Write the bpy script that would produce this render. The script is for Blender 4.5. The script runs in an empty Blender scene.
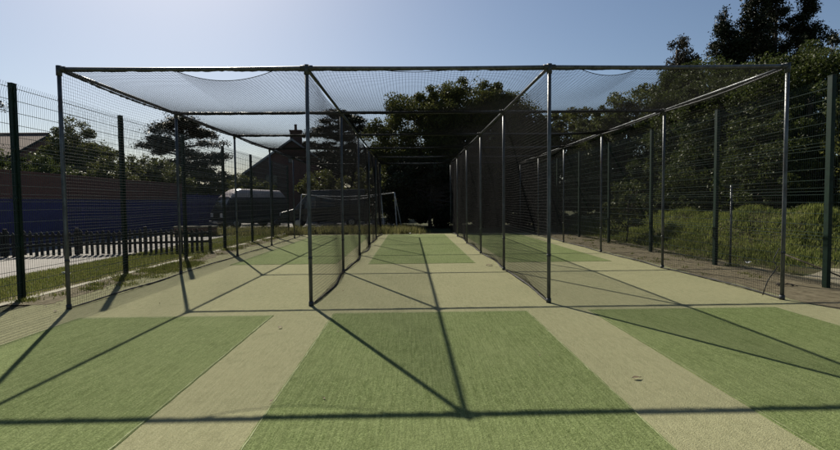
import bpy, math, random
import numpy as np
from mathutils import Matrix, Vector

random.seed(7)
RNG = np.random.default_rng(11)
PI = math.pi
SC = bpy.context.scene
COL = SC.collection

# ------------------------------------------------------------------ sun / sky / camera
SUN_EL = math.atan2(3.6, math.hypot(1.93, 4.0))
SUN_AZ = math.atan2(1.93, 4.0)            # to the left of +Y
TO_SUN = Vector((-math.sin(SUN_AZ) * math.cos(SUN_EL), math.cos(SUN_AZ) * math.cos(SUN_EL), math.sin(SUN_EL)))

world = bpy.data.worlds.new("World")
SC.world = world
world.use_nodes = True
wn = world.node_tree
wn.nodes.clear()
sky = wn.nodes.new("ShaderNodeTexSky")
sky.sky_type = 'NISHITA'
sky.sun_disc = False
sky.sun_elevation = SUN_EL
sky.sun_rotation = -SUN_AZ
sky.altitude = 20
sky.air_density = 1.0
sky.dust_density = 0.9
sky.ozone_density = 2.2
bg = wn.nodes.new("ShaderNodeBackground")
bg.inputs['Strength'].default_value = 0.050
wo = wn.nodes.new("ShaderNodeOutputWorld")
wn.links.new(sky.outputs[0], bg.inputs[0])
wn.links.new(bg.outputs[0], wo.inputs[0])

sl = bpy.data.lights.new("sun", 'SUN')
sl.energy = 5.0
sl.angle = math.radians(0.5)
sl.color = (1.0, 0.93, 0.79)
so = bpy.data.objects.new("sun", sl)
COL.objects.link(so)
so.rotation_euler = TO_SUN.to_track_quat('Z', 'Y').to_euler()

F, CX, CH, YAW, PIT, ROLL = 495.0, -0.29801, 1.57289, 0.01953, 0.04623, -0.0093
fwd = Vector((math.sin(YAW) * math.cos(PIT), math.cos(YAW) * math.cos(PIT), -math.sin(PIT)))
rgt = Vector((math.cos(YAW), -math.sin(YAW), 0))
upv = rgt.cross(fwd)
cr, sr = math.cos(ROLL), math.sin(ROLL)
cxv = rgt * cr + upv * sr
cyv = -rgt * sr + upv * cr
cam = bpy.data.cameras.new("camera")
cam.sensor_width = 36
cam.lens = F / 840 * 36
cam.clip_end = 2000
cam.clip_start = 0.05
co = bpy.data.objects.new("camera", cam)
COL.objects.link(co)
m3 = Matrix((cxv, cyv, -fwd)).transposed()
co.matrix_world = Matrix.Translation((CX, 0, CH)) @ m3.to_4x4()
SC.camera = co

SC.view_settings.view_transform = 'Standard'
SC.view_settings.look = 'None'
SC.view_settings.gamma = 1
SC.view_settings.use_curve_mapping = False
SC.view_settings.exposure = 0.68

# ------------------------------------------------------------------ materials
def newmat(name):
    m = bpy.data.materials.new(name)
    m.use_nodes = True
    nt = m.node_tree
    nt.nodes.clear()
    out = nt.nodes.new("ShaderNodeOutputMaterial")
    return m, nt, out

def N(nt, t, **kw):
    n = nt.nodes.new(t)
    for k, v in kw.items():
        if k in n.inputs: n.inputs[k].default_value = v
        else: setattr(n, k, v)
    return n

def ramp(nt, fac, stops):
    r = nt.nodes.new("ShaderNodeValToRGB")
    els = r.color_ramp.elements
    while len(els) < len(stops): els.new(0.5)
    for e, (p, c) in zip(els, stops):
        e.position = p
        e.color = (*c, 1) if len(c) == 3 else c
    nt.links.new(fac, r.inputs[0])
    return r.outputs[0]

def noise(nt, scale, detail=4, rough=0.6, stretch=None, w=None):
    tc = nt.nodes.new("ShaderNodeTexCoord")
    src = tc.outputs['Object']
    if stretch:
        mp = nt.nodes.new("ShaderNodeMapping")
        mp.inputs['Scale'].default_value = stretch
        nt.links.new(src, mp.inputs[0]); src = mp.outputs[0]
    n = nt.nodes.new("ShaderNodeTexNoise")
    n.inputs['Scale'].default_value = scale
    n.inputs['Detail'].default_value = detail
    n.inputs['Roughness'].default_value = rough
    nt.links.new(src, n.inputs['Vector'])
    return n.outputs['Fac']

def mixc(nt, fac, a, b, blend='MIX'):
    mx = nt.nodes.new("ShaderNodeMix")
    mx.data_type = 'RGBA'; mx.blend_type = blend
    for sock, v in ((mx.inputs[0], fac), (mx.inputs[6], a), (mx.inputs[7], b)):
        if hasattr(v, 'is_linked'): nt.links.new(v, sock)
        elif isinstance(v, (int, float)): sock.default_value = v
        else: sock.default_value = (*v, 1)
    return mx.outputs[2]

def math_node(nt, op, a, b=None):
    n = nt.nodes.new("ShaderNodeMath"); n.operation = op
    for s, v in ((n.inputs[0], a), (n.inputs[1], b)):
        if v is None: continue
        if hasattr(v, 'is_linked'): nt.links.new(v, s)
        else: s.default_value = v
    return n.outputs[0]

def principled(nt, out, color, rough=0.6, metal=0.0, bump=None, spec=0.5):
    p = nt.nodes.new("ShaderNodeBsdfPrincipled")
    if hasattr(color, 'is_linked'): nt.links.new(color, p.inputs['Base Color'])
    else: p.inputs['Base Color'].default_value = (*color, 1)
    if hasattr(rough, 'is_linked'): nt.links.new(rough, p.inputs['Roughness'])
    else: p.inputs['Roughness'].default_value = rough
    p.inputs['Metallic'].default_value = metal
    p.inputs['Specular IOR Level'].default_value = spec
    if bump:
        h, strength, dist = bump
        b = nt.nodes.new("ShaderNodeBump")
        b.inputs['Strength'].default_value = strength
        b.inputs['Distance'].default_value = dist
        nt.links.new(h, b.inputs['Height'])
        nt.links.new(b.outputs[0], p.inputs['Normal'])
    nt.links.new(p.outputs[0], out.inputs[0])
    return p

def simple(name, c1, c2=None, scale=8, rough=0.6, metal=0.0, bump=0.0, spec=0.5, detail=5, stretch=None):
    m, nt, out = newmat(name)
    f = noise(nt, scale, detail, 0.65, stretch)
    c2 = c2 or tuple(x * 0.7 for x in c1)
    c = ramp(nt, f, [(0.32, c2), (0.68, c1)])
    principled(nt, out, c, rough, metal, (f, bump, 0.01) if bump else None, spec)
    return m

def turf_mat(name, base, dark, light, worn, fib=95, row=.16):
    """synthetic carpet: fine fibre, brushing streaks, worn and stained patches"""
    m, nt, out = newmat(name)
    fine = noise(nt, fib, 2, 0.85)
    mid = noise(nt, 22, 3, 0.7, (1, 0.4, 1))
    streak = noise(nt, 7, 4, 0.6, (4.0, 0.5, 1))
    rows = noise(nt, 1.0, 3, 0.7, (62, 1.6, 1))
    big = noise(nt, 0.55, 5, 0.62)
    pat = noise(nt, 2.6, 6, 0.7)
    c = ramp(nt, fine, [(0.36, dark), (0.5, base), (0.64, light)])
    c = mixc(nt, math_node(nt, 'MULTIPLY', ramp(nt, mid, [(0.42, (0, 0, 0)), (0.62, (1, 1, 1))]), 0.45), c, dark)
    c = mixc(nt, math_node(nt, 'MULTIPLY', ramp(nt, streak, [(0.42, (0, 0, 0)), (0.66, (1, 1, 1))]), 0.30), c, worn)
    c = mixc(nt, math_node(nt, 'MULTIPLY', ramp(nt, big, [(0.40, (0, 0, 0)), (0.66, (1, 1, 1))]), 0.48), c, worn)
    c = mixc(nt, math_node(nt, 'MULTIPLY', ramp(nt, rows, [(0.47, (0, 0, 0)), (0.66, (1, 1, 1))]), row * 1.2), c, light)
    c = mixc(nt, math_node(nt, 'MULTIPLY', ramp(nt, rows, [(0.34, (1, 1, 1)), (0.50, (0, 0, 0))]), row), c, dark)
    st = ramp(nt, pat, [(0.56, (0, 0, 0)), (0.74, (1, 1, 1))])
    c = mixc(nt, math_node(nt, 'MULTIPLY', st, 0.48), c, dark)
    vor = N(nt, "ShaderNodeTexVoronoi"); vor.inputs['Scale'].default_value = 9
    tc = nt.nodes.new("ShaderNodeTexCoord"); nt.links.new(tc.outputs['Object'], vor.inputs['Vector'])
    spk = ramp(nt, vor.outputs['Distance'], [(0.035, (1, 1, 1)), (0.06, (0, 0, 0))])
    pick = ramp(nt, vor.outputs['Color'], [(0.80, (0, 0, 0)), (0.82, (1, 1, 1))])
    c = mixc(nt, math_node(nt, 'MULTIPLY', math_node(nt, 'MULTIPLY', spk, pick), 0.7), c, (0.08, 0.06, 0.035))
    h = math_node(nt, 'ADD', fine, math_node(nt, 'MULTIPLY', mid, 0.8))
    p = principled(nt, out, c, 0.95, 0, (h, 1.0, 0.012), 0.05)
    p.inputs['Sheen Weight'].default_value = 0.0
    p.inputs['Sheen Roughness'].default_value = 0.6
    return m

M = {}
M['turf'] = turf_mat('faded_turf', (0.255, 0.254, 0.145), (0.165, 0.164, 0.088), (0.35, 0.345, 0.21), (0.285, 0.275, 0.160))
M['mat'] = turf_mat('green_turf', (0.124, 0.160, 0.058), (0.060, 0.082, 0.025), (0.23, 0.275, 0.12), (0.170, 0.195, 0.088), 90, .24)
M['mat_edge'] = simple('mat_edge', (0.27, 0.29, 0.14), (0.13, 0.16, 0.065), 40, 0.9)
M['ground'] = simple('rough_ground', (0.060, 0.070, 0.028), (0.035, 0.032, 0.018), 1.2, 1.0, bump=0.6, spec=0.1)
M['path'] = simple('path_paving', (0.20, 0.188, 0.17), (0.135, 0.125, 0.112), 3, 0.9, bump=0.2)
M['track'] = simple('gravel_track', (0.26, 0.235, 0.16), (0.13, 0.115, 0.075), 9, 0.95, bump=0.7, detail=8)
M['dirt'] = simple('bare_dirt', (0.20, 0.175, 0.115), (0.085, 0.07, 0.042), 7, 1.0, bump=0.9, detail=9, spec=0.1)
M['soil'] = simple('bank_soil', (0.075, 0.075, 0.032), (0.04, 0.034, 0.018), 3, 1.0, bump=0.8, spec=0.1)
M['concrete'] = simple('edging_concrete', (0.24, 0.225, 0.16), (0.12, 0.11, 0.07), 6, 0.9, bump=0.3)
M['tarmac'] = simple('tarmac', (0.06, 0.06, 0.06), (0.04, 0.04, 0.042), 30, 0.9, bump=0.4)
def galv_mat():
    m, nt, out = newmat('galvanised_tube')
    f = noise(nt, 14, 5, .65, (1, 1, .35))
    c = ramp(nt, f, [(.32, (.05, .055, .06)), (.68, (.12, .13, .14))])
    ru = ramp(nt, noise(nt, 5, 6, .75, (1, 1, .5)), [(.58, (0, 0, 0)), (.68, (1, 1, 1))])
    c = mixc(nt, math_node(nt, 'MULTIPLY', ru, .6), c, (.085, .05, .03))
    principled(nt, out, c, ramp(nt, f, [(.3, (.55, .55, .55)), (.7, (.38, .38, .38))]), .5, (f, .08, .01))
    return m
M['galv'] = galv_mat()
M['clamp'] = simple('cast_clamp', (0.06, 0.066, 0.07), (0.03, 0.033, 0.035), 20, 0.6, 0.3, 0.1)
M['fence_green'] = simple('dark_green_coating', (0.008, 0.026, 0.017), (0.005, 0.014, 0.010), 9, 0.5, 0, 0.03, 0.2)
M['wire'] = simple('coated_wire', (0.030, 0.055, 0.045), (0.016, 0.03, 0.025), 15, 0.38, 0.2)
M['hem'] = simple('net_hem', (0.055, 0.052, 0.050), (0.02, 0.02, 0.02), 25, 0.9, bump=0.4)
M['rope'] = simple('lacing_rope', (0.035, 0.04, 0.045), (0.02, 0.02, 0.025), 40, 0.8)

def net_material():
    m, nt, out = newmat('knotted_net')
    d = N(nt, "ShaderNodeBsdfPrincipled"); d.inputs['Base Color'].default_value = (0.014, 0.014, 0.015, 1)
    d.inputs['Roughness'].default_value = 0.8; d.inputs['Specular IOR Level'].default_value = 0.06
    nt.links.new(d.outputs[0], out.inputs[0])
    return m
M['net'] = net_material()

def leaf_mat(name, cols, trans=0.3, rough=0.42):
    m, nt, out = newmat(name)
    g = nt.nodes.new("ShaderNodeNewGeometry")
    c = ramp(nt, g.outputs['Random Per Island'], [(i / max(1, len(cols) - 1), x) for i, x in enumerate(cols)])
    big = noise(nt, 0.9, 3)
    c = mixc(nt, math_node(nt, 'MULTIPLY', ramp(nt, big, [(0.4, (0, 0, 0)), (0.7, (1, 1, 1))]), 0.35), c, cols[-1])
    p = nt.nodes.new("ShaderNodeBsdfPrincipled")
    nt.links.new(c, p.inputs['Base Color'])
    p.inputs['Roughness'].default_value = rough + .1
    p.inputs['Specular IOR Level'].default_value = 0.11
    t = nt.nodes.new("ShaderNodeBsdfTranslucent")
    nt.links.new(c, t.inputs[0])
    mx = nt.nodes.new("ShaderNodeMixShader")
    mx.inputs[0].default_value = trans
    nt.links.new(p.outputs[0], mx.inputs[1]); nt.links.new(t.outputs[0], mx.inputs[2])
    nt.links.new(mx.outputs[0], out.inputs[0])
    return m
M['leaf_broad'] = leaf_mat('broad_leaves', [(0.042, 0.056, 0.017), (0.072, 0.084, 0.022), (0.12, 0.12, 0.035)], 0.36)
M['leaf_spring'] = leaf_mat('spring_leaves', [(0.045, 0.060, 0.020), (0.075, 0.092, 0.028), (0.11, 0.12, 0.04)], 0.35)
M['leaf_hedge'] = leaf_mat('hedge_leaves', [(0.022, 0.034, 0.010), (0.038, 0.052, 0.014), (0.070, 0.082, 0.022)], 0.36)
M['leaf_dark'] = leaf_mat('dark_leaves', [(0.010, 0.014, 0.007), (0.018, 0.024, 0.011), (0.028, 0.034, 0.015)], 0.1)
M['leaf_conifer'] = leaf_mat('conifer_needles', [(0.028, 0.030, 0.018), (0.042, 0.040, 0.024), (0.055, 0.048, 0.03)], 0.1, 0.6)
M['grass'] = leaf_mat('grass_blades', [(0.075, 0.10, 0.022), (0.125, 0.15, 0.034), (0.21, 0.20, 0.065)], 0.35, 0.55)
M['bank'] = leaf_mat('bank_blades', [(0.05, 0.075, 0.018), (0.12, 0.155, 0.036), (0.25, 0.26, 0.075)], 0.35, 0.55)
M['grass_long'] = leaf_mat('long_grass', [(0.075, 0.09, 0.03), (0.13, 0.135, 0.05), (0.24, 0.21, 0.10)], 0.35, 0.55)
M['bark'] = simple('bark', (0.075, 0.06, 0.045), (0.035, 0.028, 0.022), 12, 0.95, bump=0.8, stretch=(1, 1, 0.2))
M['dead_leaf'] = simple('dead_leaf', (0.14, 0.085, 0.04), (0.06, 0.035, 0.02), 20, 0.8)
M['white'] = simple('white_paint', (0.72, 0.72, 0.70), (0.55, 0.55, 0.52), 6, 0.5)
M['goal'] = simple('goal_tube', (0.55, 0.55, 0.56), (0.38, 0.38, 0.38), 7, 0.4)
M['goal_net'] = simple('goal_net', (0.05, 0.05, 0.05), (0.03, 0.03, 0.03), 7, 0.8)
M['trim'] = simple('weathered_trim', (0.38, 0.38, 0.38), (0.25, 0.25, 0.25), 6, 0.6)
M['timber'] = simple('dark_timber', (0.030, 0.026, 0.024), (0.016, 0.014, 0.013), 9, 0.85, bump=0.4, stretch=(1, 1, 0.15))
M['navy'] = simple('navy_render', (0.022, 0.024, 0.115), (0.015, 0.016, 0.075), 2.5, 0.7, bump=0.1)
M['glass'] = simple('dark_glass', (0.02, 0.024, 0.028), (0.015, 0.018, 0.02), 3, 0.08, 0, 0, 0.5)
M['van_dark'] = simple('dark_van_paint', (0.012, 0.012, 0.014), (0.009, 0.009, 0.011), 3, 0.25, 0, 0, 0.5)
M['van_blue'] = simple('navy_van_paint', (0.014, 0.013, 0.026), (0.010, 0.010, 0.018), 3, 0.4, 0, 0, 0.25)
M['van_white'] = simple('white_gel_roof', (0.50, 0.43, 0.41), (0.34, 0.29, 0.28), 3, 0.3)
M['tyre'] = simple('tyre_rubber', (0.02, 0.02, 0.02), (0.012, 0.012, 0.012), 20, 0.85)
M['chrome'] = simple('wheel_metal', (0.45, 0.45, 0.46), (0.3, 0.3, 0.3), 8, 0.3, 0.8)
M['lamp'] = simple('lamp_lens', (0.75, 0.75, 0.72), (0.6, 0.6, 0.6), 5, 0.1)
M['tail'] = simple('tail_lens', (0.30, 0.02, 0.02), (0.2, 0.012, 0.012), 5, 0.2)
M['slate'] = simple('roof_slate', (0.10, 0.095, 0.095), (0.06, 0.055, 0.055), 6, 0.8, bump=0.4)
M['felt'] = simple('roof_felt', (0.07, 0.07, 0.07), (0.045, 0.045, 0.045), 5, 0.9)

def brick_mat(name, a, b, mortar, sc=1.0, wave=False):
    m, nt, out = newmat(name)
    tc = nt.nodes.new("ShaderNodeTexCoord")
    geo = nt.nodes.new("ShaderNodeNewGeometry")
    sp = nt.nodes.new("ShaderNodeSeparateXYZ"); nt.links.new(tc.outputs['Object'], sp.inputs[0])
    cb = nt.nodes.new("ShaderNodeCombineXYZ")
    nt.links.new(math_node(nt, 'ADD', sp.outputs[0], sp.outputs[1]), cb.inputs[0])
    nt.links.new(sp.outputs[2], cb.inputs[1])
    br = nt.nodes.new("ShaderNodeTexBrick")
    nt.links.new(cb.outputs[0], br.inputs['Vector'])
    br.inputs['Scale'].default_value = sc
    br.inputs['Color1'].default_value = (*a, 1); br.inputs['Color2'].default_value = (*b, 1)
    br.inputs['Mortar'].default_value = (*mortar, 1)
    br.inputs['Brick Width'].default_value = 0.225; br.inputs['Row Height'].default_value = 0.075
    br.inputs['Mortar Size'].default_value = 0.008
    c = mixc(nt, 0.5, br.outputs['Color'], ramp(nt, noise(nt, 3, 5), [(0.3, b), (0.7, a)]))
    principled(nt, out, c, 0.9, 0, (br.outputs['Fac'], -0.3, 0.01))
    return m
M['brick'] = brick_mat('red_brick', (0.20, 0.085, 0.06), (0.13, 0.06, 0.045), (0.22, 0.19, 0.16))
M['brick_dark'] = brick_mat('brown_brick', (0.125, 0.056, 0.042), (0.080, 0.038, 0.032), (0.085, 0.07, 0.06))
M['tile'] = brick_mat('clay_roof_tiles', (0.13, 0.085, 0.066), (0.095, 0.062, 0.05), (0.05, 0.035, 0.03), 0.7)

# ------------------------------------------------------------------ mesh helpers
class MB:
    def __init__(s): s.v = []; s.f = []
    def add(s, vs, fs):
        o = len(s.v); s.v += [tuple(p) for p in vs]; s.f += [tuple(i + o for i in q) for q in fs]
    def box(s, x0, x1, y0, y1, z0, z1):
        s.add([(x0, y0, z0), (x1, y0, z0), (x1, y1, z0), (x0, y1, z0), (x0, y0, z1), (x1, y0, z1), (x1, y1, z1), (x0, y1, z1)],
              [(3, 2, 1, 0), (4, 5, 6, 7), (0, 1, 5, 4), (1, 2, 6, 5), (2, 3, 7, 6), (3, 0, 4, 7)])
    def tube(s, pts, r, n=8, cap=True, ph=0.0):
        pts = [Vector(p) for p in pts]
        rs = r if isinstance(r, (list, tuple, np.ndarray)) else [r] * len(pts)
        vs = []; fs = []; prev = None
        for i, p in enumerate(pts):
            d = (pts[min(i + 1, len(pts) - 1)] - pts[max(i - 1, 0)])
            if d.length < 1e-9: d = Vector((0, 0, 1))
            d.normalize()
            if prev is None:
                a = d.cross(Vector((0, 0, 1)))
                if a.length < 0.05: a = d.cross(Vector((0, 1, 0)))
            else:
                a = prev - d * prev.dot(d)
                if a.length < 1e-6: a = d.orthogonal()
            a.normalize(); prev = a
            b = d.cross(a)
            for k in range(n):
                t = 2 * PI * k / n + ph
                vs.append(p + (a * math.cos(t) + b * math.sin(t)) * rs[i])
        for i in range(len(pts) - 1):
            for k in range(n):
                fs.append((i * n + k, i * n + (k + 1) % n, (i + 1) * n + (k + 1) % n, (i + 1) * n + k))
        if cap:
            fs.append(tuple(reversed(range(n)))); fs.append(tuple((len(pts) - 1) * n + k for k in range(n)))
        s.add(vs, fs)
    def prism(s, prof, axis, a, b):
        """profile polygon (list of 2D) extruded along axis from a to b"""
        n = len(prof)
        def P(u, v, w):
            return (w, u, v) if axis == 'x' else ((u, w, v) if axis == 'y' else (u, v, w))
        vs = [P(u, v, a) for u, v in prof] + [P(u, v, b) for u, v in prof]
        fs = [tuple(range(n)), tuple(reversed(range(n, 2 * n)))] + [(i, i + n, (i + 1) % n + n, (i + 1) % n) for i in range(n)]
        s.add(vs, fs)
    def build(s, name, mat, parent=None, smooth=False, loc=None):
        me = bpy.data.meshes.new(name)
        me.from_pydata(s.v, [], s.f)
        return link(name, me, mat, parent, smooth, loc)

def link(name, me, mat, parent=None, smooth=False, loc=None):
    if mat is not None: me.materials.append(mat)
    if smooth:
        me.polygons.foreach_set('use_smooth', [True] * len(me.polygons))
    me.update()
    o = bpy.data.objects.new(name, me)
    COL.objects.link(o)
    if parent: o.parent = parent
    if loc: o.location = loc
    return o

def fixn(o):
    import bmesh
    bm = bmesh.new(); bm.from_mesh(o.data)
    bmesh.ops.recalc_face_normals(bm, faces=bm.faces)
    bm.to_mesh(o.data); bm.free()
    return o

def bev(o, w, seg=2):
    md = o.modifiers.new('bevel', 'BEVEL'); md.width = w; md.segments = seg; md.limit_method = 'ANGLE'; md.angle_limit = math.radians(40)
    return o

def npmesh(name, V, Q, k=4):
    me = bpy.data.meshes.new(name)
    V = np.asarray(V, dtype=np.float32); Q = np.asarray(Q, dtype=np.int32)
    me.vertices.add(len(V)); me.vertices.foreach_set('co', V.ravel())
    me.loops.add(Q.size); me.loops.foreach_set('vertex_index', Q.ravel())
    me.polygons.add(len(Q))
    me.polygons.foreach_set('loop_start', np.arange(0, Q.size, k, dtype=np.int32))
    me.polygons.foreach_set('loop_total', np.full(len(Q), k, dtype=np.int32))
    me.update(calc_edges=True)
    return me

def tag(o, label=None, cat=None, group=None, kind=None):
    if label: o['label'] = label
    if cat: o['category'] = cat
    if group: o['group'] = group
    if kind: o['kind'] = kind
    return o

def thing(name, loc, label, cat, group=None, rz=0.0):
    o = bpy.data.objects.new(name, None)
    COL.objects.link(o)
    o.location = loc; o.rotation_euler = (0, 0, rz); o.empty_display_size = 0.3
    return tag(o, label, cat, group)

def dup(root, loc, label, rz=None):
    r = root.copy(); COL.objects.link(r); r.location = loc
    if rz is not None: r.rotation_euler = (0, 0, rz)
    r['label'] = label
    for ch in list(root.children):
        c = ch.copy(); COL.objects.link(c); c.parent = r
        for g in list(ch.children):
            d = g.copy(); COL.objects.link(d); d.parent = c
    return r

def sheet(name, pts, z, mat, kind='structure'):
    me = bpy.data.meshes.new(name)
    me.from_pydata([(x, y, z) for x, y in pts], [], [tuple(range(len(pts)))])
    o = link(name, me, mat)
    o['kind'] = kind
    return o

# ------------------------------------------------------------------ setting: ground sheets
sheet('ground', [(-300, -60), (300, -60), (300, 500), (-300, 500)], -0.012, M['ground'])

def ragged(x, y0, y1, amp, step=0.12, seed=0):
    r = random.Random(seed); out = []; y = y0; off = 0
    while y < y1:
        off = off * 0.8 + r.uniform(-amp, amp) * 0.6
        out.append((x + off, y)); y += step
    out.append((x, y1)); return out
turf_pts = ragged(6.02, -8, 24.6, 0.03, 0.2, 3) + list(reversed(ragged(-6.35, -8, 24.4, 0.05, 0.2, 4)))
turf_pts = [(x, y) for x, y in turf_pts]
sheet('turf_surface', turf_pts, 0.0, M['turf'])
sheet('path', [(-14.7, -10), (-9.15, -10), (-9.15, 16.5), (-8.0, 18.5), (-8.0, 60), (-14.7, 60)], -0.004, M['path'])
sheet('gravel_track', [(7.3, -8), (40, -8), (40, 12.3), (12, 12.6), (9.5, 11.2), (8.2, 10.2), (7.3, 9.6)], -0.006, M['track'])
sheet('car_park', [(-30, 29.6), (-1.5, 29.6), (-1.5, 44), (-30, 44)], -0.008, M['tarmac'])
sheet('dirt_verge', ragged(7.6, -8, 24.8, 0.12, 0.15, 5) + list(reversed(ragged(5.72, -8, 24.8, 0.07, 0.12, 6))), 0.004, M['dirt'])
sheet('dirt_border', ragged(-6.05, 7.9, 24.6, 0.14, 0.11, 8) + list(reversed(ragged(-7.15, 7.9, 24.6, 0.04, 0.15, 9))), 0.004, M['dirt'])
sheet('concrete_strip', [(-6.72, -8), (-6.72, 30), (-6.90, 30), (-6.90, -8)], 0.009, M['concrete'])

# ------------------------------------------------------------------ the green mats
def mat_piece(x0, x1, y0, y1, label, seed):
    mb = MB(); r = random.Random(seed)
    n = 60
    xs0 = [x0 + r.uniform(-.004, .004) for _ in range(n + 1)]
    xs1 = [x1 + r.uniform(-.004, .004) for _ in range(n + 1)]
    for i in range(n):
        ya, yb = y0 + (y1 - y0) * i / n, y0 + (y1 - y0) * (i + 1) / n
        o = len(mb.v)
        mb.v += [(xs0[i], ya, .006), (xs1[i], ya, .006), (xs1[i + 1], yb, .006), (xs0[i + 1], yb, .006),
                 (xs0[i] - .006, ya, .001), (xs1[i] + .006, ya, .001), (xs1[i + 1] + .006, yb, .001), (xs0[i + 1] - .006, yb, .001)]
        mb.f += [(o, o + 1, o + 2, o + 3), (o + 4, o, o + 3, o + 7), (o + 1, o + 5, o + 6, o + 2)]
        if i == 0: mb.f.append((o + 4, o + 5, o + 1, o))
        if i == n - 1: mb.f.append((o + 3, o + 2, o + 6, o + 7))
    o = mb.build('turf_mat', M['mat'])
    tag(o, label, 'mat', 'green mats laid on the faded turf')
    e = MB(); V = []; k = 0
    while x0 + k * .03 < x1:               # stitched end seam
        x = x0 + k * .03; w = r.uniform(.003, .011)
        V += [(x, y1 - .05 - w, .0080 + .002 * (k % 2)), (x, y1 - .05 + w, .0080 + .002 * (k % 2))]; k += 1
    e.add(V, [(2 * q, 2 * q + 2, 2 * q + 3, 2 * q + 1) for q in range(k - 1)])
    e.build('seam', M['mat_edge'], o)
    for sx, sg in ((x0 + .012, 1), (x1 - .012, -1)):
        b = MB(); V = []; nb = 120
        for q in range(nb + 1):
            yy = y0 + .02 + (y1 - y0 - .04) * q / nb; ox = r.uniform(-.004, .004); w = r.uniform(.001, .006)
            V += [(sx + ox - w, yy, .0085), (sx + ox + w, yy, .0085)]
        b.add(V, [(2 * q, 2 * q + 1, 2 * q + 3, 2 * q + 2) for q in range(nb)])
        b.build('edge_binding', M['mat_edge'], o)
    return o
mat_piece(-1.40, 1.36, -3.0, 7.0, 'large green turf mat filling the foreground of the middle lane', 1)
mat_piece(-4.93, -2.23, -3.0, 6.92, 'large green turf mat in the foreground before the left lane', 2)
mat_piece(2.25, 4.98, -3.0, 7.02, 'large green turf mat in the foreground before the right lane', 3)
mat_piece(-1.38, 1.36, 12.6, 24.1, 'small far green mat at the back of the middle lane', 4)
mat_piece(-4.95, -2.22, 12.75, 24.0, 'small far green mat at the back of the left lane', 5)
mat_piece(2.20, 4.90, 12.65, 24.1, 'small far green mat at the back of the right lane', 6)

# ------------------------------------------------------------------ the net cage
H = 3.6
D, S = 7.552, 3.673
RX = [-5.49, -1.83, 1.83, 5.49]
YS = [D + S * i for i in range(6)]
cage = thing('cricket_net_cage', (0, D, 0), 'three lane cricket practice cage of grey tubes hung with dark netting', 'net cage')
def inC(mb): mb.v = [(x, y - D, z) for x, y, z in mb.v]; return mb

R_POST = 0.029
for r, X in enumerate(RX):
    for i, Y in enumerate(YS):
        mb = MB(); mb.tube([(X, Y, 0.0), (X, Y, 1.2), (X, Y, 2.4), (X, Y, H - 0.02)], R_POST, 12)
        p = inC(mb).build('post', M['galv'], cage, True)
        c = MB()
        c.tube([(X, Y, H - 0.10), (X, Y, H + 0.045)], 0.040, 12)
        if r < 3: c.tube([(X, Y, H), (X + 0.09, Y, H)], 0.038, 12)
        if r > 0: c.tube([(X, Y, H), (X - 0.09, Y, H)], 0.038, 12)
        if i < 5: c.tube([(X, Y, H), (X, Y + 0.09, H)], 0.0375, 12)
        if i > 0: c.tube([(X, Y, H), (X, Y - 0.09, H)], 0.0375, 12)
        inC(c).build('clamp', M['clamp'], p, True)
        for za, zb, rc in ((0.0, .07, .038), (.72, .755, .033)):
            b = MB(); b.tube([(X, Y, za), (X, Y, zb)], rc, 12)
            inC(b).build('collar', M['clamp'], p, True)
for X in RX:
    mb = MB(); mb.tube([(X, YS[0] + (YS[5] - YS[0]) * k / 20, H) for k in range(21)], 0.026, 10)
    inC(mb).build('top_rail', M['galv'], cage, True)
rr = random.Random(5)
for i, Y in enumerate(YS):
    pts = []
    for k in range(37):
        x = RX[0] + (RX[3] - RX[0]) * k / 36
        pts.append((x, Y, H - 0.012 * math.sin(PI * ((x - RX[0]) % 3.66) / 3.66)))
    mb = MB(); mb.tube(pts, 0.027, 10)
    inC(mb).build('crossbar', M['galv'], cage, True)
    # bunched lacing along the bar
    pts = []; rad = []
    for k in range(221):
        x = RX[0] + (RX[3] - RX[0]) * k / 220
        a = rr.uniform(-.006, .006)
        d = 0.020 + 0.004 * abs(math.sin(x * 4.1 + i * 1.3)) + 0.003 * math.sin(x * 13.0 + i)
        pts.append((x, Y + a + 0.012, H - 0.012 - d)); rad.append(0.008 + 0.009 * rr.random() ** 2)
    mb = MB(); mb.tube(pts, rad, 6)
    inC(mb).build('lacing', M['rope'], cage, True)

def hash1(a): return math.sin(a * 12.9898) * 0.5 + math.sin(a * 78.233 + 1.7) * 0.5
def strands(P, nu, nv, su, sv, rad):
    """net of triangular twine; P(u,v) vectorised -> (n,3); nu strands run along v, nv strands along u"""
    Vs = []; Qs = []; off = 0
    def sweep(pts):       # pts (ns, seg, 3)
        nonlocal off
        ns, sg, _ = pts.shape
        d = np.gradient(pts, axis=1)
        d /= np.linalg.norm(d, axis=2, keepdims=True) + 1e-9
        ref = np.array([0.31, 0.52, 0.79])
        a = np.cross(d, ref); a /= np.linalg.norm(a, axis=2, keepdims=True) + 1e-9
        b = np.cross(d, a)
        ring = [pts + rad * (a * math.cos(t) + b * math.sin(t)) for t in (0, 2 * PI / 3, 4 * PI / 3)]
        V = np.stack(ring, axis=2).reshape(-1, 3)       # index = (s*sg + k)*3 + c
        s_, k_, c_ = np.meshgrid(np.arange(ns), np.arange(sg - 1), np.arange(3), indexing='ij')
        i0 = (s_ * sg + k_) * 3
        Q = np.stack([i0 + c_, i0 + (c_ + 1) % 3, i0 + 3 + (c_ + 1) % 3, i0 + 3 + c_], axis=-1).reshape(-1, 4)
        Vs.append(V); Qs.append(Q + off); off += len(V)
    u = np.linspace(0, 1, nu); v = np.linspace(0, 1, sv + 1)
    U, W = np.meshgrid(u, v, indexing='ij'); sweep(P(U, W))
    v = np.linspace(0, 1, nv); u = np.linspace(0, 1, su + 1)
    W, U = np.meshgrid(v, u, indexing='ij'); sweep(P(U, W))
    return np.concatenate(Vs), np.concatenate(Qs)

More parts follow.
